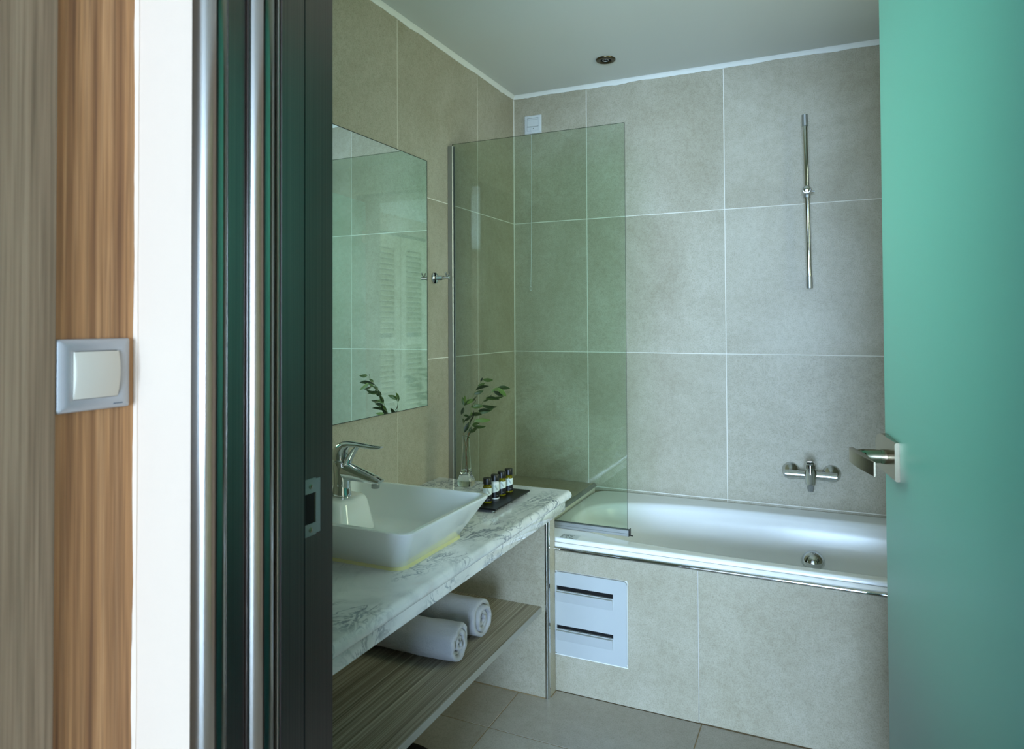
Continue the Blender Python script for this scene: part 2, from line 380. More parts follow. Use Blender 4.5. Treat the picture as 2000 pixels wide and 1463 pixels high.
# ================================================================== FROSTED GLASS DOOR
HG = Vector((1.555, -2.157, 0)); EG = Vector((1.459, -1.305, 0)); LT = (EG-HG).normalized(); LN = Vector((-LT.y, LT.x, 0))  # LN points to room left
DL = (EG-HG).length
def leaf(d, off, z): return EG-LT*d+LN*off+Vector((0, 0, z))
door = thing('door_1', 'frosted green glass door standing open at the right', 'door', kind='structure')
bm = bmesh.new()
th = .010; ch = .0012
prof = [(0, -ch), (0, -th+ch), (ch, -th), (DL-.01, -th), (DL-.01, 0), (ch, 0)]
lo = [bm.verts.new(leaf(d, o, .008)) for d, o in prof]; hi = [bm.verts.new(leaf(d, o, 2.09)) for d, o in prof]
n = len(prof)
f0 = bm.faces.new(lo); f1 = bm.faces.new(hi)
for i in range(n):
    f = bm.faces.new((lo[i], lo[(i+1) % n], hi[(i+1) % n], hi[i])); f.material_index = 1 if i in (0, 1, 5) else 0
f0.material_index = f1.material_index = 1
obj('glass_leaf', bm, None, door, mats=[M_FROST, M_FROSTEDGE])
def lever_set(side):
    s = side; o0 = 0 if s > 0 else -th
    def L(d, off, z): return leaf(d, o0+s*off, z)
    hz = .985
    hd = bpy.data.objects.new('door_handle', None); COL.objects.link(hd); hd.parent = door
    hd['label'] = 'brushed nickel lever handle'
    # escutcheon: bowed plate with chamfered ends
    bm = bmesh.new(); rows = []
    z0, z1 = .9485, 1.0235; N = 12
    for i in range(N+1):
        k = i/N; d = -.010+.153*k
        th_ = .0085+.0085*(1-k)**.8 if k < .5 else .0085+.0085*(.5**.8)*(1-(k-.5)*2)*1.0
        c = .010*max(0, 1-k*9)
        rows.append([L(d, 0, z0+c), L(d, 0, z1-c), L(d, th_*.75, z1-c), L(d, th_, z1-c-.003), L(d, th_, z0+c+.003), L(d, th_*.75, z0+c)])
    rings(bm, rows); obj('escutcheon', bm, M_NICKEL, hd, 25)
    bm = bmesh.new(); pts = [L(.078, .012, hz), L(.078, .022, hz)]; tube(bm, pts, .0150, 24); obj('collar', bm, M_NICKEL, hd, 30)
    bm = bmesh.new()
    pts = smoothpath([L(.078, .022, hz), L(.078, .045, hz), L(.080, .056, hz), L(.088, .063, hz), L(.100, .0665, hz)], 5)
    k = len(pts); tube(bm, pts, [.0138 if i < k-6 else .0138-.0012*(i-(k-6)) for i in range(k)], 24); obj('neck', bm, M_CHROME if False else M_NICKEL, hd, 40)
    # lever: bowed flat blade, tall in z
    bm = bmesh.new(); rows = []; N = 22
    for i in range(N+1):
        k = i/N; d = .045+.165*k
        off = .0800-.024*max(0, (k-.08)/.92)**1.7 - (.004*(1-k*6) if k < .166 else 0)
        tk = .0030+.0170*math.sin(PI*min(1, k*1.0+.05))**.9*(1-.35*k)
        h = .0135 if k > .1 else .0135-.004*(1-k*10)
        zt, zb = hz+h-.0015*k, hz-h-.001*k
        rows.append([L(d, off, zt), L(d, off, zb), L(d, off-tk*.5, zb-.0008), L(d, off-tk, zb+.001), L(d, off-tk, zt-.001), L(d, off-tk*.5, zt+.0008)])
    rings(bm, rows); obj('lever', bm, M_NICKEL, hd, 35)
lever_set(1); lever_set(-1)
for z in (.25, 1.85):
    bm = bmesh.new(); c = HG+Vector((0, 0, z))
    tube(bm, [c+LN*.0-Vector((0, 0, .05)), c+Vector((0, 0, .05))], .009, 12)
    rws = [[leaf(DL-.06, .004, z-.04), leaf(DL-.06, .004, z+.04), leaf(DL-.06, -.014, z+.04), leaf(DL-.06, -.014, z-.04)], [leaf(DL+.012, .004, z-.04), leaf(DL+.012, .004, z+.04), leaf(DL+.012, -.014, z+.04), leaf(DL+.012, -.014, z-.04)]]
    rings(bm, rws); obj('hinge', bm, M_NICKEL, door, 30)

# ================================================================== HALL: wooden panels, switch, louvred wardrobe
XP = .5265
wp = tag(bx('wood_panel', (.40, XP, -2.4615, -2.3565, 0, CZ), M_OAK), 'narrow brown oak panel carrying the light switch', 'wood panel')
wp2 = tag(bx('wardrobe_side', (.40, XP+.006, -3.30, -2.4625, 0, CZ), M_OAK2, bev=.001), 'pale greyish oak wardrobe side at the far left edge', 'wardrobe')
tag(bx('wall_hall_left', (.40, .53, -7.5, -3.302, 0, CZ), M_WALLW), kind='structure').name = 'wall_hall_left'
# caulk between the wood panel and the white wall
bm = bmesh.new(); prev = None
for i in range(160):
    z = CZ*i/159; w = .0025+.002*noise.noise(Vector((z*7, 0, 1)))+.0008*noise.noise(Vector((z*45, 0, 1)))
    row = [bm.verts.new(p) for p in ((XP-.0003, -2.3567-w, z), (XP+.0012, -2.3562-w*.9, z), (XP+.004+w*.6, -2.3572, z), (XP+.004+w*.6, -2.355, z))]
    if prev:
        for k in range(3): bm.faces.new((prev[k], prev[k+1], row[k+1], row[k]))
    prev = row
tag(obj('trim_4', bm, M_WALLW, smooth=60), kind='structure')
# switch
sw = thing('light_switch', 'light switch with silver faceplate and ivory rocker on the oak panel', 'light switch')
def rrect(cu, cv, w, h, r, n=5):
    out = []
    for sx, sy, a in ((1, 1, 0), (-1, 1, 90), (-1, -1, 180), (1, -1, 270)):
        for i in range(n+1):
            t_ = math.radians(a+90*i/n); out.append((cu+sx*(w/2-r)+r*math.cos(t_), cv+sy*(h/2-r)+r*math.sin(t_)))
    return out
def frameplate(name, P, c, outer, inner, prof, m, parent):
    """picture-frame like ring. prof: list of (t, depth) t=0 outer .. 1 inner"""
    bm = bmesh.new(); rs = []
    ou = rrect(*c, *outer); inn = rrect(*c, *inner)
    for t_, dp in prof: rs.append([P(a[0]+(b[0]-a[0])*t_, a[1]+(b[1]-a[1])*t_, dp) for a, b in zip(ou, inn)])
    vs = [[bm.verts.new(p) for p in r] for r in rs]; n = len(vs[0]); K = len(vs)
    for q in range(K):
        a, b = vs[q], vs[(q+1) % K]
        for i in range(n): bm.faces.new((a[i], a[(i+1) % n], b[(i+1) % n], b[i]))
    return obj(name, bm, m, parent, 40)
SWC = (-2.4145, 1.1985)
Pw = lambda u, v, d: (XP+d, u, v)
fp = frameplate('faceplate', Pw, SWC, (.094, .088, .003), (.058, .058, .002), [(0, .0), (0, .0035), (.08, .0055), (.5, .0085), (.95, .008), (1, .0075), (1, 0)], M_GREYPL, sw)
bm = bmesh.new(); rows = []
for i in range(13):
    k = i/12; v = -.0285+.057*k; dp = .0085+.0045*(1-(abs(k-.5)*2)**2)+.002*(k-.5)
    rows.append([(XP+.002, SWC[0]-.0285, SWC[1]+v), (XP+dp, SWC[0]-.0285, SWC[1]+v), (XP+dp+.0008, SWC[0]-.026, SWC[1]+v), (XP+dp+.0008, SWC[0]+.026, SWC[1]+v), (XP+dp, SWC[0]+.0285, SWC[1]+v), (XP+.002, SWC[0]+.0285, SWC[1]+v)])
rings(bm, rows); obj('rocker', bm, M_WPL2, sw, 35)
bm = bmesh.new()
for i, w in enumerate((.0016, .0012, .0014, .0012, .0015, .001)):
    y = SWC[0]+.0225+i*.0022; box(bm, XP+.0078, XP+.0085, y, y+w, 1.1598, 1.1614)
obj('lettering', bm, M_INKG, fp)
# louvred wardrobe, seen only in reflections
lw = thing('louvred_wardrobe', 'cream louvred wardrobe doors seen reflected in the mirror', 'wardrobe')
for i, y0 in enumerate((-4.55, -4.06, -3.57)):
    y1 = y0+.48
    dr = bx('door_stile', (2.555, 2.595, y0, y0+.10, .03, 2.12), M_LOUV, lw, .002)
    bx('door_stile', (2.555, 2.595, y1-.10, y1, .03, 2.12), M_LOUV, lw, .002)
    bx('door_rail', (2.556, 2.595, y0+.10, y1-.10, .03, .16), M_LOUV, lw); bx('door_rail', (2.556, 2.595, y0+.10, y1-.10, 2.0, 2.12), M_LOUV, lw)
    bx('door_rail', (2.556, 2.595, y0+.10, y1-.10, 1.04, 1.12), M_LOUV, lw)
    bm = bmesh.new(); z = .175
    while z < 1.99:
        if not 1.01 < z < 1.12:
            rings(bm, [[(2.553, y, z), (2.553, y, z+.006), (2.592, y, z+.046), (2.592, y, z+.040)] for y in (y0+.10, y1-.10)])
        z += .052
    tag(obj('louvre_slats', bm, M_LOUV, lw), kind='stuff')
bx('shade_backing', (2.5925, 2.598, -4.60, -3.05, 0.0, 2.16), M_BIN, lw)  # wardrobe back coloured black to paint the shade between the slats

# ================================================================== BATH SURROUND
YB = -.74
su = thing('bath_surround', 'beige tiled bath front and end ledge below the white tub', 'bath surround')
bx('core', (.03, 2.098, YB+.0065, YB+.03, .0, .484), M_GROUT, su)
HX0, HX1, HZ0, HZ1 = .486, .738, .128, .406
def fr(a, b, c, d): bx('tile', (a+G*.6, b-G*.6, YB, YB+.0064, c+G*.6, d-G*.6), M_TILE, su, .0007)
# first tile is notched round the hatch: built as one mesh
bm = bmesh.new()
for e in ((.372, HX0-.002, .002, .484), (HX0-.002, HX1+.003, .002, HZ0-.004), (HX0-.002, HX1+.003, HZ1+.003, .484), (HX1+.003, .9654, .002, .484)):
    box(bm, e[0], e[1], YB, YB+.0064, e[2], e[3])
bmesh.ops.remove_doubles(bm, verts=bm.verts, dist=.0001); obj('tile', bm, M_TILE, su)
fr(.967, 1.567, .002, .485); fr(1.567, 2.1, .002, .485)
# ledge at the left end
bx('core', (.003, .392, YB+.03, -.003, .44, .533), M_GROUT, su)
bx('tile', (.004, .388, -.372, -.004, .533, .541), M_TILE, su, .001); bx('tile', (.004, .388, -.69, -.375, .533, .541), M_TILE, su, .001)
bm = bmesh.new(); prism(bm, [(.388, .520)]+[(.388+.012*math.cos(a), .530+.012*math.sin(a)) for a in [math.radians(q) for q in range(0, 91, 10)]]+[(.386, .542), (.386, .520)], -.70, -.004, 'y')
obj('ledge_trim', bm, M_ALUB, su, 40)
# chrome quarter-round trim along the front top edge
bm = bmesh.new(); prism(bm, [(YB+.006, .476)]+[(YB+.002-.009*math.cos(a), .4835+.0075*math.sin(a)) for a in [math.radians(q) for q in range(-80, 91, 10)]]+[(YB+.006, .491)], .484, 2.099, 'x')
obj('edge_trim', bm, M_CHROME, su, 50)
bx('sealant_strip', (.40, 2.099, YB+.004, YB+.03, .485, .503), M_GROUT, su)
# access panel
ap = thing('access_panel', 'white slotted plastic access panel set in the bath front', 'access panel')
bm = bmesh.new()
slots = [(.343, .359), (.2125, .226)]
yf = YB-.003
xs = [HX0, HX0+.006, .6915, HX1]
def cell(x0, x1, z0, z1): box(bm, x0, x1, yf, YB+.0045, z0, z1)
zs = [HZ0] + [z for s in reversed(slots) for z in s] + [HZ1]
for i in range(0, len(zs)-1, 2): cell(xs[1], xs[2], zs[i], zs[i+1])
cell(xs[0], xs[1], HZ0+.004, HZ1-.004)
prism(bm, [(x, z) for x, z in [(xs[2], HZ0), (HX1-.008, HZ0), (HX1-.002, HZ0+.003), (HX1, HZ0+.008), (HX1, HZ1-.012), (HX1-.003, HZ1-.004), (HX1-.010, HZ1), (xs[2], HZ1)]], yf, YB+.0045, 'y')
obj('panel_face', bm, M_HATCH, ap)
for s0, s1 in slots:
    # scooped hood below each slot
    bm = bmesh.new(); x0, x1 = HX0+.007, .6905; zt = s0-.002
    P = [(x0, yf, zt), (x1, yf, zt), (x1, yf-.011, zt), (x0, yf-.011, zt), (x0, yf-.0002, zt-.036), (x1, yf-.0002, zt-.036), (x0, yf+.001, zt-.036), (x1, yf+.001, zt-.036)]
    v = [bm.verts.new(p) for p in P]
    for f in ((3, 2, 5, 4), (0, 1, 2, 3), (0, 3, 4, 6), (1, 7, 5, 2), (4, 5, 7, 6), (0, 6, 7, 1)): bm.faces.new([v[i] for i in f])
    obj('hood', bm, M_HATCH, ap)
    bx('slot_shade', (HX0+.004, .6915, YB+.0045, YB+.0058, s0-.002, s1+.002), M_DARK, ap)  # solid near-black sheet painted as the shade behind the slot
bm = bmesh.new()
box(bm, HX0-.002, HX1+.003, YB-.001, YB+.004, HZ0-.004, HZ0-.0005); box(bm, HX1+.0005, HX1+.0022, YB-.0006, YB+.004, HZ0-.004, HZ1+.001)
obj('sealant_bead', bm, M_CAULK, ap)

# ================================================================== BATHTUB
tb = thing('bathtub', 'white glossy acrylic bathtub behind the glass screen', 'bathtub')
bm = bmesh.new(); N = 128
X0, X1, Y0, Y1 = .405, 2.092, -.736, -.004; RZ = .518
def sq(cx, cy, a1, a2, b1, b2, e, z):
    out = []
    for i in range(N):
        t_ = 2*PI*(i+.5)/N; c, s = math.cos(t_), math.sin(t_)
        x = math.copysign(abs(c)**(2/e), c); y = math.copysign(abs(s)**(2/e), s)
        out.append(Vector((cx+x*(a2 if x > 0 else a1), cy+y*(b2 if y > 0 else b1), z)))
    return out
cx, cy = 1.25, -.405
def outer(ins, z): return sq(cx, cy, cx-X0-ins, X1-cx-ins, cy-Y0-ins, Y1-cy-ins, 16, z)
A1, A2, B1, B2 = .79, .76, .283, .29
def inner(l, r, f, b, e, z): return sq(cx, cy, A1-l, A2-r, B1-f, B2-b, e, z)
R = [outer(.05, .5034), outer(.003, .5036), outer(0, .505), outer(0, .513), outer(.004, .5175), outer(.010, RZ),
     inner(-.012, -.012, -.012, -.012, 3.2, RZ), inner(-.004, -.004, -.004, -.004, 3.1, RZ-.0015), inner(.003, .003, .003, .003, 3, RZ-.007),
     inner(.010, .008, .008, .008, 3, RZ-.020), inner(.03, .02, .013, .016, 3, RZ-.055), inner(.07, .03, .020, .026, 2.9, RZ-.095), inner(.10, .04, .026, .034, 2.9, RZ-.120), inner(.12, .05, .033, .048, 2.8, RZ-.136), inner(.17, .08, .055, .085, 2.8, RZ-.155), inner(.24, .12, .080, .115, 2.8, RZ-.190),
     inner(.31, .15, .100, .135, 2.8, RZ-.230), inner(.38, .19, .125, .155, 2.6, RZ-.255), inner(.46, .30, .17, .19, 2.4, RZ-.262), inner(.70, .60, .24, .24, 2.2, RZ-.264)]
rings(bm, R, False, True)
obj('tub_shell', bm, M_ACR, tb, 50)
# overflow control on the inner back wall
bm = bmesh.new(); lathe(bm, [(.0415, -.006), (.0420, .002), (.0405, .010), (.036, .020), (.028, .028), (.016, .0335), (.001, .035)], (0, 0, 0), 36)
bmesh.ops.rotate(bm, verts=bm.verts, cent=(0, 0, 0), matrix=Matrix.Rotation(math.radians(55), 3, 'X')); bmesh.ops.translate(bm, verts=bm.verts, vec=(1.287, -.178, .370))
ov = obj('overflow_knob', bm, M_CHROME, tb, 60)
bm = bmesh.new(); lathe(bm, [(.030, -.004), (.030, 0), (.022, .004), (.001, .005)], (1.25, -.40, .2545), 28); obj('drain_cap', bm, M_CHROME, tb, 40)
# printed sticker on the rim
bm = bmesh.new(); box(bm, .497, .560, -.7300, -.6800, RZ-.0001, RZ+.0004); stk = obj('sticker', bm, M_WPL, tb)
bm = bmesh.new()
def marks(segs, y, h):
    for a, b in segs:
        x = a
        while x < b:
            w = random.uniform(.0007, .0019); box(bm, x, min(x+w, b), y, y+h, RZ+.0004, RZ+.0006); x += w+random.uniform(.0003, .0007)
marks([(.499, .503), (.505, .512), (.514, .528), (.530, .541)], -.6880, .0022)
marks([(.498, .523), (.526, .536)], -.6995, .0055); marks([(.498, .504), (.514, .519), (.521, .525), (.532, .537)], -.7095, .0040)
marks([(.498, .507), (.517, .523), (.530, .545)], -.7215, .0045)
obj('lettering', bm, M_INK, stk)

# ================================================================== SHOWER SCREEN
YS = -.6136
ss = thing('shower_screen', 'green tinted glass shower screen standing on the bath rim', 'shower screen')
bm = bmesh.new(); e = (.016, .7075, YS-.003, YS+.003, .5385, 1.960)
box(bm, *e); bm.faces.ensure_lookup_table(); bmesh.ops.recalc_face_normals(bm, faces=bm.faces)
for f in bm.faces: f.material_index = 0 if abs(f.normal.y) > .9 else 1
obj('glass_pane', bm, None, ss, mats=[M_GLASS, M_GEDGE])
bm = bmesh.new()
prism(bm, [(.0005, YS-.011), (.020, YS-.011), (.022, YS-.008), (.022, YS-.0035), (.012, YS-.0035), (.012, YS+.0035), (.022, YS+.0035), (.022, YS+.010), (.0005, YS+.010)], .541, 1.952)
obj('wall_profile', bm, M_STEEL, ss)
bm = bmesh.new()
prism(bm, [(YS-.012, .5192), (YS-.012, .5275), (YS-.0105, .5282), (YS-.0105, .5395), (YS-.0035, .5410), (YS-.0035, .530), (YS+.0035, .530), (YS+.0035, .5410), (YS+.012, .539), (YS+.012, .5192)], .402, .7135, 'x')
obj('bottom_rail', bm, M_STEEL, ss)
bm = bmesh.new(); box(bm, .7135, .7155, YS-.0125, YS+.0125, .519, .5425, .0005); box(bm, .7155, .726, YS-.003, YS+.002, .5188, .5215); obj('end_cap', bm, M_BLACK, ss)

# ================================================================== VANITY
YC0, YC1 = -2.104, -.695          # counter ends
ct = thing('vanity_countertop', 'grey-veined white marble vanity countertop with rounded front edge', 'countertop')
bm = bmesh.new(); zt, zb, xf = .6755, .6455, .518
pf = [(.003, zb), (.003, zt), (xf, zt)]+[(xf+.015*math.cos(a), .6605+.015*math.sin(a)) for a in [math.radians(90-q) for q in range(12, 181, 12)]]
prism(bm, [(a, b) for a, b in pf], YC0, YC1, 'y')
es = [e for e in bm.edges if abs(e.verts[0].co.y-YC1) < 1e-5 and abs(e.verts[1].co.y-YC1) < 1e-5 and min(e.verts[0].co.z, e.verts[1].co.z) > .65]
bmesh.ops.bevel(bm, geom=es, offset=.004, segments=2, affect='EDGES')
obj('slab', bm, M_MARBLE, ct, 40)
bx('apron', (.490, .5125, YC0, YC1-.012, .608, .6453), M_MARBLE, ct, .0015, 2)
bx('cleat', (.003, .489, -.83, -.80, .612, .6453), M_GROUT, ct) if False else None
# tiled support panel at the far end
vp = thing('vanity_end_panel', 'beige tiled upright end panel under the marble countertop', 'end panel')
bx('tile', (.003, .474, -.804, -.790, .001, .607), M_TILE, vp, .001)
bx('core', (.003, .478, -.790, -.7515, .001, .607), M_GROUT, vp)
bx('tile', (.4765, .4875, -.7925, -.7455, .001, .6075), M_TILE, vp, .001)
bm = bmesh.new(); prism(bm, [(.4745, -.7905), (.4745, -.8045)]+[(.4785+.009*math.cos(a), -.7965+.009*math.sin(a)) for a in [math.radians(q) for q in range(-100, 11, 10)]]+[(.4875, -.7925), (.4760, -.7925)], .001, .607)
obj('corner_trim', bm, M_CHROME, vp, 40)
bm = bmesh.new(); box(bm, .003, .474, -.8065, -.8042, .0003, .0025); box(bm, .4885, .490, -.790, -.7455, .0003, .003); obj('sealant_bead', bm, M_DGROUT, vp)
# near support (hidden behind the door frame)
bx('tile', (.003, .487, -2.104, -2.06, .001, .607), M_TILE, vp)
# shelf
sh = thing('vanity_shelf', 'grey streaked wood laminate shelf under the countertop', 'shelf')
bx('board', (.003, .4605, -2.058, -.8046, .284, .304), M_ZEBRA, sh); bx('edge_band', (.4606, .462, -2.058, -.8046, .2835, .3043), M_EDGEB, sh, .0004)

# towels
def towel(name, cy, x0, x1, R0, seed, label, rot=0, tilt=0):
    T = .0145; turns = 3.25; n = 150; zc = .304+R0
    def rad(th): return R0-.0125*(turns*2*PI-th)/(2*PI)*1.18
    outp, inp = [], []
    ph = seed*1.7
    for i in range(n+1):
        th = turns*2*PI*i/n; r = rad(th); r = max(r, .006)
        w = 1+.035*math.sin(2*th+ph)+.02*math.sin(3*th+ph*2)
        a = -th+ph*.3
        tt = T*min(1, (r/.02))
        outp.append((r*w, a)); inp.append((max(.0015, r*w-tt*.985), a))
    loop = outp+inp[::-1]
    bm = bmesh.new(); rs = []; L = 26
    xs = []
    for j in range(L+1):
        k = j/L; x = x0+(x1-x0)*k; xs.append((x, 0))
    steps = [(x0, .32), (x0+.003, .12), (x0+.007, 0)]+[(x0+.012+(x1-x0-.024)*j/18, 0) for j in range(19)]+[(x1-.007, 0), (x1-.003, .12), (x1-.0008, .30), (x1, .48)]
    cosr, sinr = math.cos(rot), math.sin(rot)
    for x, sk in steps:
        row = []
        for q, (r, a) in enumerate(loop):
            qq = q if q <= n else 2*n+1-q
            ro, ri = outp[qq][0], inp[qq][0]; mid = (ro+ri)/2
            r2 = r+(mid-r)*sk
            nz = noise.noise(Vector((x*22+seed*5, math.cos(a)*r2*40, math.sin(a)*r2*40)))*.0034 + noise.noise(Vector((x*9+seed*3, math.cos(a)*2, math.sin(a)*2)))*.0035
            r2 += nz*(r2/R0)
            # layers telescope slightly at the ends
            xe = x+(.006*math.sin(qq/n*9+seed)+.004*noise.noise(Vector((math.cos(a)*3, math.sin(a)*3, seed))))*(1 if x > (x0+x1)/2+.1 else 0)
            Y = r2*math.cos(a); Z = r2*math.sin(a)
            Z = max(Z, -R0*.93+.0)
            X = xe-x1
            row.append(Vector((x1+X*cosr-Y*sinr, cy+X*sinr+Y*cosr, .304+R0*.93+Z)))
        rs.append(row)
    rings(bm, rs, False, False)
    # end caps: strip between outer and inner paths
    bm.verts.ensure_lookup_table(); M = len(loop)
    for base in (0, (len(rs)-1)*M):
        for i in range(n):
            a, b = base+i, base+i+1; c, d = base+M-1-(i+1), base+M-1-i
            try: bm.faces.new((bm.verts[a], bm.verts[b], bm.verts[c], bm.verts[d]))
            except ValueError: pass
    o = obj(name, bm, M_TOWEL, None, 75)
    return tag(o, label, 'towel', 'rolled white towels on the vanity shelf')
towel('rolled_towel', -1.262, .06, .400, .0585, 1, 'rolled white towel on the shelf, the nearer of the two', rot=.03)
towel('rolled_towel', -1.098, .06, .392, .0625, 2.4, 'rolled white towel on the shelf, the farther one next to the end panel', rot=-.02)

# bin under the shelf
bn = thing('waste_bin', 'small black round waste bin on the floor under the shelf', 'waste bin')
bc = (.437, -1.672, 0)
bm = bmesh.new(); lathe(bm, [(.100, .001), (.104, .004), (.122, .236), (.127, .240), (.128, .248), (.124, .250), (.118, .246), (.100, .012), (.001, .010)], bc, 48, cap=False); obj('bin_body', bm, M_BIN, bn, 40)
bm = bmesh.new(); lathe(bm, [(.121, .247), (.122, .251), (.10, .256), (.001, .259)], bc, 48); obj('bin_lid', bm, M_BIN, bn, 40)

# ------------------------------------------------------------------ wash basin
wbn = thing('washbasin', 'white ceramic square vessel basin on the marble countertop', 'washbasin')
bm = bmesh.new(); z0 = .6757
def rr(x0, x1, y0, y1, r, z, n=8):
    return [Vector((a, b, z)) for a, b in rrect((x0+x1)/2, (y0+y1)/2, x1-x0, y1-y0, r, n)]
RZB = .7875
outr = [rr(.060, .425, -1.592, -1.305, .030, z0), rr(.055, .431, -1.598, -1.300, .032, z0+.004), rr(.030, .4975, -1.667, -1.252, .028, RZB-.006), rr(.029, .4985, -1.668, -1.251, .028, RZB-.002), rr(.032, .4955, -1.665, -1.254, .027, RZB),
        rr(.044, .4855, -1.655, -1.264, .024, RZB), rr(.047, .4825, -1.652, -1.267, .024, RZB-.003), rr(.052, .478, -1.648, -1.272, .026, RZB-.012), rr(.080, .425, -1.600, -1.310, .034, z0+.030), rr(.090, .408, -1.585, -1.325, .040, z0+.020), rr(.14, .36, -1.53, -1.38, .05, z0+.016)]
rings(bm, outr); obj('bowl', bm, M_CER, wbn, 32)
# tap platform inside the back of the bowl
bm = bmesh.new()
pl = [rr(.034, .200, -1.512, -1.362, .030, z0+.018), rr(.034, .184, -1.504, -1.372, .032, RZB-.014), rr(.034, .180, -1.500, -1.376, .032, RZB-.005), rr(.036, .175, -1.496, -1.380, .032, RZB-.001), rr(.040, .166, -1.489, -1.387, .03, RZB)]
rings(bm, pl); obj('tap_platform', bm, M_CER, wbn, 50)
bm = bmesh.new(); lathe(bm, [(.022, 0), (.022, .003), (.016, .006), (.001, .007)], (.29, -1.455, z0+.017), 28); obj('drain', bm, M_CHROME, wbn, 40)
bm = bmesh.new(); ra = rr(.050, .437, -1.604, -1.294, .034, .6756, 8); rb = rr(.0542, .4322, -1.5990, -1.2992, .033, .6835, 8); rings(bm, [ra, rb], False, False); obj('sealant_bead', bm, M_YCAULK, wbn, 60)

# ------------------------------------------------------------------ basin tap
tp = thing('basin_tap', 'chrome single lever mixer tap standing on the washbasin', 'tap')
TX, TY = .130, -1.436
def T(x, z, y=0): return (TX+x, TY+y, RZB+z)
def ell(bm, path, n=24):
    """path: list of (x,z, rx(in plane), ry(width), dirangle)"""
    rs = []
    for x, z, ra_, rb_, ang in path:
        ux, uz = -math.sin(ang), math.cos(ang)
        rs.append([Vector(T(x+ux*ra_*math.cos(2*PI*j/n), z+uz*ra_*math.cos(2*PI*j/n), rb_*math.sin(2*PI*j/n))) for j in range(n)])
    rings(bm, rs)
R90 = PI/2
bm = bmesh.new()
ell(bm, [(0, .0005, .0275, .0255, R90), (0, .005, .0275, .0255, R90), (.000, .012, .0255, .024, R90), (.001, .030, .0235, .0225, R90), (.000, .052, .0235, .0225, R90*.98), (-.001, .075, .0240, .0225, R90*.95), (-.003, .092, .0225, .021, R90*.92), (-.003, .097, .016, .016, R90*.92)])
obj('body', bm, M_CHROME, tp, 50)
bm = bmesh.new()
ell(bm, [(-.004, .066, .022, .019, 0), (.010, .068, .0255, .0205, .0), (.028, .066, .0245, .0215, -.12), (.052, .0625, .0200, .0210, -.18), (.080, .0575, .0160, .0205, -.2), (.104, .0530, .0125, .0190, -.22), (.120, .0500, .0100, .0178, -.25), (.1300, .0490, .0060, .015, -.6)])
obj('spout', bm, M_CHROME, tp, 50)
bm = bmesh.new(); lathe(bm, [(.0105, -.007), (.0110, -.006), (.0110, .003), (.009, .006)], T(.113, .0375), 24); obj('aerator', bm, M_STEEL, tp, 30)
bm = bmesh.new()
ell(bm, [(-.006, .098, .0225, .0215, R90*.85), (-.006, .106, .0235, .0225, R90*.8), (-.004, .118, .0225, .0215, R90*.65), (.004, .129, .0190, .021, R90*.45), (.015, .1375, .0135, .0195, R90*.18), (.032, .1415, .0080, .0175, -.02), (.056, .1418, .0065, .0155, -.03), (.082, .1400, .0060, .0135, -.05), (.106, .1380, .0056, .0115, -.02), (.126, .1390, .0042, .0095, .1), (.134, .1405, .0018, .007, .15)])
lv = obj('lever', bm, M_CHROME, tp, 60)
bm = bmesh.new(); ell(bm, [(.018, .0865, .0075, .0165, .95), (.024, .098, .0080, .0165, .95), (.034, .114, .0070, .0150, .9), (.045, .128, .0055, .0135, .8), (.056, .1385, .004, .012, .5)]); obj('lever_strut', bm, M_CHROME, lv, 60)
bm = bmesh.new(); tube(bm, [T(-.037, .0), T(-.037, .105)], .0026, 10); tube(bm, [T(-.037, .105), T(-.037, .112), T(-.037, .124)], [.004, .0062, .0052], 14); obj('lift_rod', bm, M_CHROME, tp, 40)

# ------------------------------------------------------------------ mirror
mr = thing('wall_mirror', 'frameless rectangular mirror on the left wall above the washbasin', 'mirror')
bm = bmesh.new(); box(bm, .0005, .0055, -2.02, -.7875, .9575, 1.8590); bmesh.ops.recalc_face_normals(bm, faces=bm.faces)
for f in bm.faces: f.material_index = 0 if f.normal.x > .9 else 1
obj('mirror_glass', bm, None, mr, mats=[M_MIRROR, M_MEDGE])
bm = bmesh.new()
for e in ((-2.0215, -.7861, 1.8585, 1.8603), (-2.0215, -.7861, .9562, .9578), (-.7877, -.7861, .9578, 1.8585), (-2.0215, -2.0199, .9578, 1.8585)): box(bm, .0005, .0061, *e)
obj('edge_strip', bm, M_MEDGE, mr)

# ------------------------------------------------------------------ robe hook
rh = thing('robe_hook', 'small chrome double robe hook on the wall beside the mirror', 'hook')
hy, hz = -.7286, 1.4290
bm = bmesh.new(); lathe(bm, [(.0225, .0003), (.0225, .004), (.0195, .0085), (.012, .0115), (.0085, .012)], (0, hy, hz), 32, 'x'); obj('rose', bm, M_CHROME, rh, 40)
bm = bmesh.new(); pr_ = []
for i in range(9): pr_ += [(.0085, .011+i*.003), (.0070, .0125+i*.003)]
lathe(bm, pr_+[(.0078, .039), (.0078, .042)], (0, hy, hz), 24, 'x'); obj('ribbed_stem', bm, M_CHROME, rh, 25)
bm = bmesh.new(); tube(bm, [(.040, hy, hz), (.066, hy, hz)], .0058, 20); obj('hook_bar', bm, M_CHROME, rh, 40)
for s in (-1, 1):
    bm = bmesh.new(); tube(bm, [(.0555, hy, hz+.002), (.0575, hy+s*.013, hz+.019), (.0577, hy+s*.0135, hz+.0205)], [.0028, .0028, .002], 12); obj('prong', bm, M_CHROME, rh, 40)

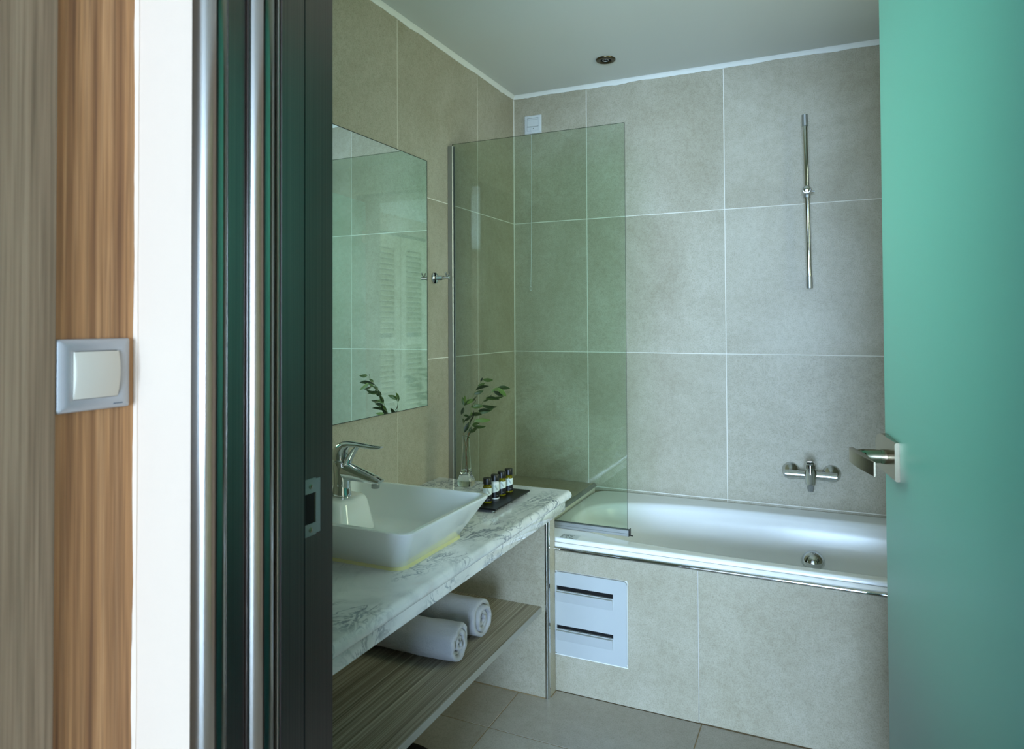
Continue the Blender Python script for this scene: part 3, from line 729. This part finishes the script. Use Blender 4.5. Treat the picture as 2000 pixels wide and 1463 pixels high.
# ------------------------------------------------------------------ pull cord alarm
pc = thing('pull_cord_switch', 'white pull cord switch plate high on the back wall', 'pull cord switch')
Pb = lambda u, v, d: (u, -d, v)
PCC = (.1020, 2.1855)
frameplate('plate', Pb, PCC, (.084, .086, .002), (.058, .060, .0015), [(0, .0003), (0, .005), (.12, .008), (.8, .0105), (1, .010), (1, .0003)], M_WPL, pc)
bx('cover', (PCC[0]-.0285, PCC[0]+.0285, -.0085, -.001, PCC[1]-.0095, PCC[1]+.0295), M_WPL, pc, .001)
bx('lower_cover', (PCC[0]-.0285, PCC[0]+.0285, -.0092, -.001, PCC[1]-.0295, PCC[1]-.0112), M_WPL, pc, .001)
bx('seam', (PCC[0]-.027, PCC[0]+.027, -.0088, -.006, PCC[1]+.0225, PCC[1]+.0232), M_INKG, pc)
bm = bmesh.new(); lathe(bm, [(.0018, -.0096), (.0018, -.0088)], (PCC[0]+.003, 0, PCC[1]-.019), 12, 'y'); obj('screw', bm, M_INK, pc)
bm = bmesh.new(); tube(bm, smoothpath([(.0985, -.0085, PCC[1]-.0105), (.0975, -.0125, PCC[1]-.016), (.096, -.012, PCC[1]-.05), (.0945, -.010, 1.9), (.0915, -.009, 1.6), (.0885, -.009, 1.43)], 5), .0011, 8); obj('cord', bm, M_WPL, pc, 60)
bm = bmesh.new()
lp = [(.0885+.0045*math.sin(2*PI*i/20), -.009, 1.4185+.0105*math.cos(2*PI*i/20)) for i in range(21)]; tube(bm, lp, .0012, 8); obj('cord_loop', bm, M_WPL, pc, 60)

# ------------------------------------------------------------------ downlight
dl = thing('downlight', 'round recessed bronze downlight in the ceiling, switched off', 'downlight')
c = (.534, -.261, CZ)
bm = bmesh.new(); lathe(bm, [(.040, -.0003), (.040, -.003), (.0375, -.006), (.027, -.0075), (.0235, -.006), (.021, -.002), (.021, -.0003)], c, 40, cap=False); obj('trim_ring', bm, M_BRONZE, dl, 40)
bm = bmesh.new(); lathe(bm, [(.0222, -.0022), (.021, -.0042), (.017, -.0030), (.001, -.0026)], c, 32); obj('lamp', bm, M_DARK, dl, 40)
bm = bmesh.new(); lathe(bm, [(.014, -.0028), (.013, -.0052), (.0105, -.0045), (.010, -.003)], c, 28, cap=False); obj('lamp_rim', bm, M_STEEL, dl, 40)

# ------------------------------------------------------------------ shower riser rail
sr = thing('shower_rail', 'vertical chrome shower riser rail on the back wall', 'shower rail')
zt_, zb_ = 2.066, 1.388
def rail(z): return Vector((1.2733+(zt_-z)/(zt_-zb_)*.0105, -.052, z))
bm = bmesh.new(); tube(bm, [rail(2.020), rail(1.434)], .0095, 24); obj('pole', bm, M_CHROME, sr, 40)
for a, b, c2 in ((2.0205, zt_, 2.040), (zb_, 1.4335, 1.412)):
    bm = bmesh.new(); tube(bm, [rail(a), rail(b)], .0110, 24); cp = obj('end_sleeve', bm, M_STEEL, sr, 40)
    p = rail(c2); bm = bmesh.new(); tube(bm, [p+Vector((0, .009, 0)), Vector((p.x, -.0005, p.z))], .0075, 18); obj('wall_bracket', bm, M_CHROME, cp, 40)
p = rail(1.769)
bm = bmesh.new(); lathe(bm, [(.014, -.018), (.0165, -.014), (.0185, .0), (.0185, .008), (.0165, .014)], p+Vector((0, -.006, 0)), 28, 'y'); sl = obj('slider', bm, M_CHROME, sr, 40)
bm = bmesh.new(); lathe(bm, [(.0125, -.0005), (.0125, -.004), (.008, -.0055), (.001, -.0055)], p+Vector((0, -.0235, 0)), 24, 'y'); obj('slider_cap', bm, M_CHROME, sl, 40)
bm = bmesh.new(); tube(bm, [p+Vector((.012, -.006, -.004)), p+Vector((.028, -.006, -.007))], .0030, 12); obj('clamp_screw', bm, M_STEEL, sl, 40)
bm = bmesh.new(); tube(bm, [p+Vector((0, 0, .008)), p+Vector((0, 0, -.028))], .0125, 24); obj('slider_sleeve', bm, M_STEEL, sl, 40)

# ------------------------------------------------------------------ bath mixer
bmx = thing('bath_mixer', 'chrome wall mounted bath mixer above the tub', 'tap')
MX, MZ = 1.279, .6665; YM = -.062
for sx in (-1, 1):
    x = MX+sx*.0735
    bm = bmesh.new(); lathe(bm, [(.0340, -.0003), (.0340, -.004), (.0325, -.007), (.012, -.024), (.0115, -.05)], (x, 0, MZ), 36, 'y'); obj('escutcheon', bm, M_CHROME, bmx, 30)
bm = bmesh.new(); lathe(bm, [(.013, -.094), (.0158, -.092), (.0158, .092), (.013, .094)], (MX, YM, MZ-.001), 30, 'x'); obj('crossbar', bm, M_CHROME, bmx, 40)
bm = bmesh.new(); lathe(bm, [(.012, -.035), (.0185, -.030), (.0205, -.012), (.0215, .010), (.0215, .030), (.019, .032)], (MX, YM-.014, MZ-.002), 32); obj('body', bm, M_CHROME, bmx, 35)
bm = bmesh.new(); lathe(bm, [(.0185, .0305), (.0205, .032), (.0205, .046), (.017, .0500), (.001, .051)], (MX, YM-.014, MZ-.002), 32); cartridge = obj('cartridge_cap', bm, M_CHROME, bmx, 35)
bm = bmesh.new()
rws = []
for y_, z_, w_, h_ in ((YM-.006, .054, .017, .004), (YM-.025, .0565, .0175, .0042), (YM-.050, .060, .0165, .0038), (YM-.080, .0665, .014, .003), (YM-.098, .071, .0115, .0022), (YM-.103, .0725, .008, .0012)):
    rws.append([Vector((MX+w_*math.copysign(abs(math.cos(q))**.6, math.cos(q)), y_, MZ-.002+z_+h_*math.sin(q))) for q in [2*PI*j/20 for j in range(20)]])
rings(bm, rws); obj('lever', bm, M_CHROME, bmx, 50)
bm = bmesh.new(); lathe(bm, [(.0095, -.058), (.0105, -.0565), (.0105, -.049), (.0125, -.048), (.0125, -.036), (.011, -.033)], (MX, YM-.014, MZ-.002), 8); obj('hose_outlet', bm, M_STEEL, bmx, 20)

# ------------------------------------------------------------------ toiletries
tr = thing('toiletry_tray', 'black acrylic tray on clear feet holding the toiletry bottles', 'tray')
bx('board', (.322, .4195, -1.066, -.800, .6842, .6895), M_TRAY, tr, .0008)
for x in (.333, .409):
    for y in (-1.054, -.93, -.812):
        bm = bmesh.new(); lathe(bm, [(.0045, 0), (.0052, .002), (.0052, .006), (.0045, .0082)], (x, y, .6759), 14); obj('foot', bm, M_CLEAR, tr, 40)
def bottle(i, y, x, liq, label, rot):
    b = thing('toiletry_bottle', label, 'bottle', 'black capped miniature toiletry bottles on the black tray')
    b.location = (x, y, .6897)
    R_ = .0142
    bm = bmesh.new(); lathe(bm, [(.0125, 0), (R_, .0015), (R_, .0500), (.0125, .0540), (.0098, .0560), (.0098, .0585)], (0, 0, 0), 32); obj('flask', bm, M_AMBER if liq else M_LOTION, b, 40)
    bm = bmesh.new(); lathe(bm, [(.0127, .0578), (.0136, .0584), (.0136, .0765), (.0128, .0778), (.001, .0780)], (0, 0, 0), 40); obj('cap', bm, M_BLACK, b, 40)
    # label: white sleeve above, slanted black field below
    n = 40; bm = bmesh.new(); rl = R_+.0003
    def ring(zf, r=rl): return [bm.verts.new((r*math.cos(2*PI*j/n), r*math.sin(2*PI*j/n), zf(2*PI*j/n))) for j in range(n)]
    slant = lambda a: .0235+.0035*math.sin(a+1.1)
    A = ring(lambda a: .0055); B = ring(slant); C_ = ring(lambda a: .0470)
    for j in range(n):
        k = (j+1) % n; f = bm.faces.new((A[j], A[k], B[k], B[j])); f.material_index = 1; f.smooth = True
        f = bm.faces.new((B[j], B[k], C_[k], C_[j])); f.smooth = True
    lb = obj('label_sleeve', bm, None, b, mats=[M_LABELW, M_LABELB])
    # printed twig and small lettering, facing the room
    bm = bmesh.new(); rp = rl+.00025
    def quad(a, z, la, lz, w):
        p0 = Vector((a, z)); d = Vector((la, lz)); q = Vector((-d.y, d.x)).normalized()*w
        pts = [p0, p0+d*.5+q, p0+d, p0+d*.5-q]
        vs = [bm.verts.new((rp*math.cos(s.x/rp), rp*math.sin(s.x/rp), s.y)) for s in pts]; bm.faces.new(vs)
    a0 = -.95*rp
    quad(a0-.003, .0435, .009, -.015, .00022)
    for k in range(7):
        q = k/7; bx0 = a0-.003+.009*q; bz = .0435-.015*q
        quad(bx0, bz, .0022, .0022, .0006); quad(bx0, bz, -.0026, -.0006, .0006)
    obj('twig_print', bm, M_INK, lb)
    bm = bmesh.new()
    for k in range(7): quad(a0+.000+k*.0011, .0125, .0007, .0, .0007)
    obj('lettering', bm, M_INKW, lb)
    b.rotation_euler = (0, 0, rot)
bottle(1, -1.0035, .3600, True, 'miniature bottle of yellow-green liquid nearest the washbasin corner', 0)
bottle(2, -.9505, .3610, False, 'miniature bottle of white lotion, second from the washbasin', .05)
bottle(3, -.9005, .3610, True, 'miniature bottle of yellow-green liquid, third from the washbasin', -.08)
bottle(4, -.8500, .3630, True, 'miniature bottle of yellow-green liquid farthest from the washbasin', .02)

# ------------------------------------------------------------------ vase with olive branches
vs_ = thing('bud_vase', 'slim clear glass bud vase holding olive twigs on the countertop', 'vase')
VX, VY, VZ = .161, -.778, .6757
bm = bmesh.new()
lathe(bm, [(.024, 0), (.0300, .003), (.0335, .012), (.0325, .022), (.026, .034), (.0205, .043), (.0195, .055), (.0170, .085), (.0140, .120), (.0132, .150), (.0145, .178), (.0132, .1785), (.0118, .150), (.0126, .120), (.0155, .085), (.0180, .055), (.0185, .046), (.012, .040), (.001, .038)], (VX, VY, VZ), 40)
obj('vase_glass', bm, M_CLEAR, vs_, 60)
bm = bmesh.new(); lathe(bm, [(.001, .0385), (.011, .0402), (.0178, .0466), (.0172, .058), (.001, .058)], (VX, VY, VZ), 32); obj('water', bm, M_WATER, vs_, 60)
LEAV = {'A': [(0.151, 0.97, 0.153, 0.998), (0.152, 0.972, 0.192, 0.985), (0.153, 0.958, 0.191, 0.983), (0.148, 0.954, 0.148, 0.93), (0.151, 0.962, 0.144, 0.992), (0.152, 0.924, 0.164, 0.918), (0.148, 0.897, 0.138, 0.913), (0.154, 0.861, 0.177, 0.907), (0.157, 0.902, 0.183, 0.937)],
 'B': [(0.251, 1.06, 0.29, 1.061), (0.244, 1.052, 0.248, 1.068), (0.228, 1.033, 0.253, 1.048), (0.219, 1.025, 0.277, 1.04), (0.212, 1.009, 0.242, 1.02), (0.196, 0.986, 0.217, 1.007), (0.192, 0.96, 0.212, 0.989), (0.187, 0.928, 0.196, 0.95), (0.185, 0.903, 0.203, 0.95), (0.169, 0.854, 0.18, 0.887), (0.192, 0.924, 0.24, 0.938), (0.199, 0.958, 0.235, 0.965)],
 'C': [(0.282, 1.03, 0.33, 1.028), (0.257, 1.01, 0.29, 1.03), (0.29, 1.02, 0.321, 1.001), (0.273, 1.017, 0.308, 1.004), (0.212, 0.99, 0.257, 1.004), (0.237, 0.994, 0.305, 1.001), (0.241, 0.99, 0.29, 0.987), (0.232, 0.962, 0.277, 0.961), (0.21, 0.937, 0.263, 0.954), (0.219, 0.939, 0.255, 0.947), (0.207, 0.909, 0.254, 0.913), (0.187, 0.888, 0.22, 0.903), (0.205, 0.889, 0.235, 0.89), (0.182, 0.867, 0.216, 0.893), (0.155, 0.858, 0.182, 0.846)]}
STEM = {'A': [(0.166, 0.722), (0.164, 0.794), (0.154, 0.853), (0.15, 0.906), (0.148, 0.954), (0.15, 0.982)], 'B': [(0.157, 0.722), (0.161, 0.79), (0.168, 0.853), (0.18, 0.907), (0.192, 0.96), (0.206, 1.0), (0.228, 1.037), (0.251, 1.062)], 'C': [(0.170, 0.722), (0.160, 0.79), (0.169, 0.850), (0.187, 0.892), (0.205, 0.936), (0.224, 0.973), (0.246, 1.002), (0.282, 1.029)]}
DEP = {'A': (-.002, .02), 'B': (.003, -.04), 'C': (-.003, .012)}
LBL = {'A': 'short upright olive twig in the vase, leaning to the left', 'B': 'tall olive twig in the vase, its tip the highest of the three', 'C': 'long olive twig in the vase arching farthest to the right'}
rnd = random.Random(3)
for key in 'ABC':
    br = thing('olive_twig', LBL[key], 'twig', 'olive twigs in the bud vase')
    d0, d1 = DEP[key]
    def yy(z): return VY+d0+(d1-d0)*max(0, (z-.855)/.2)
    pts = [(x, yy(z), z) for x, z in STEM[key]]
    sp_ = smoothpath(pts, 5); cut = next(i for i, q in enumerate(sp_) if q.z > .86)
    bm = bmesh.new(); k = len(sp_); rad = [.0013-.0008*i/k for i in range(k)]
    tube(bm, sp_[:cut+1], rad[:cut+1], 8); obj('stem', bm, M_BSTEM, br, 60)
    bm = bmesh.new(); tube(bm, sp_[cut:], rad[cut:], 8); obj('stem', bm, M_STEM, br, 60)
    for x0, z0_, x1, z1_ in LEAV[key]:
        a = Vector((x0, yy(z0_), z0_)); q = min(sp_, key=lambda s: (s-a).length)
        a = q.copy() if (q-a).length < .028 else a
        b = Vector((x1, yy(z1_)+rnd.uniform(-.018, .018), z1_)); d = b-a; Ln = d.length
        side = d.cross(Vector((0, 1, 0))).normalized(); tw = rnd.uniform(-.9, .9); nrm = side.cross(d.normalized())
        sd = side*math.cos(tw)+nrm*math.sin(tw); nr = sd.cross(d.normalized())
        w = min(.0078, Ln*.15+.0012); n_ = 8; bm = bmesh.new(); prev = None
        for i in range(n_+1):
            t_ = i/n_; ww = w*math.sin(PI*t_**.85)**.8 if 0 < t_ < 1 else .0003
            c_ = a+d*t_+nr*(.06*Ln*math.sin(PI*t_))
            row = [bm.verts.new(c_-sd*ww+nr*ww*.35), bm.verts.new(c_), bm.verts.new(c_+sd*ww+nr*ww*.35)]
            if prev:
                for k_ in range(2): bm.faces.new((prev[k_], prev[k_+1], row[k_+1], row[k_]))
            prev = row
        obj('leaf', bm, M_LEAF, br, 80)
bpy.context.view_layer.update()
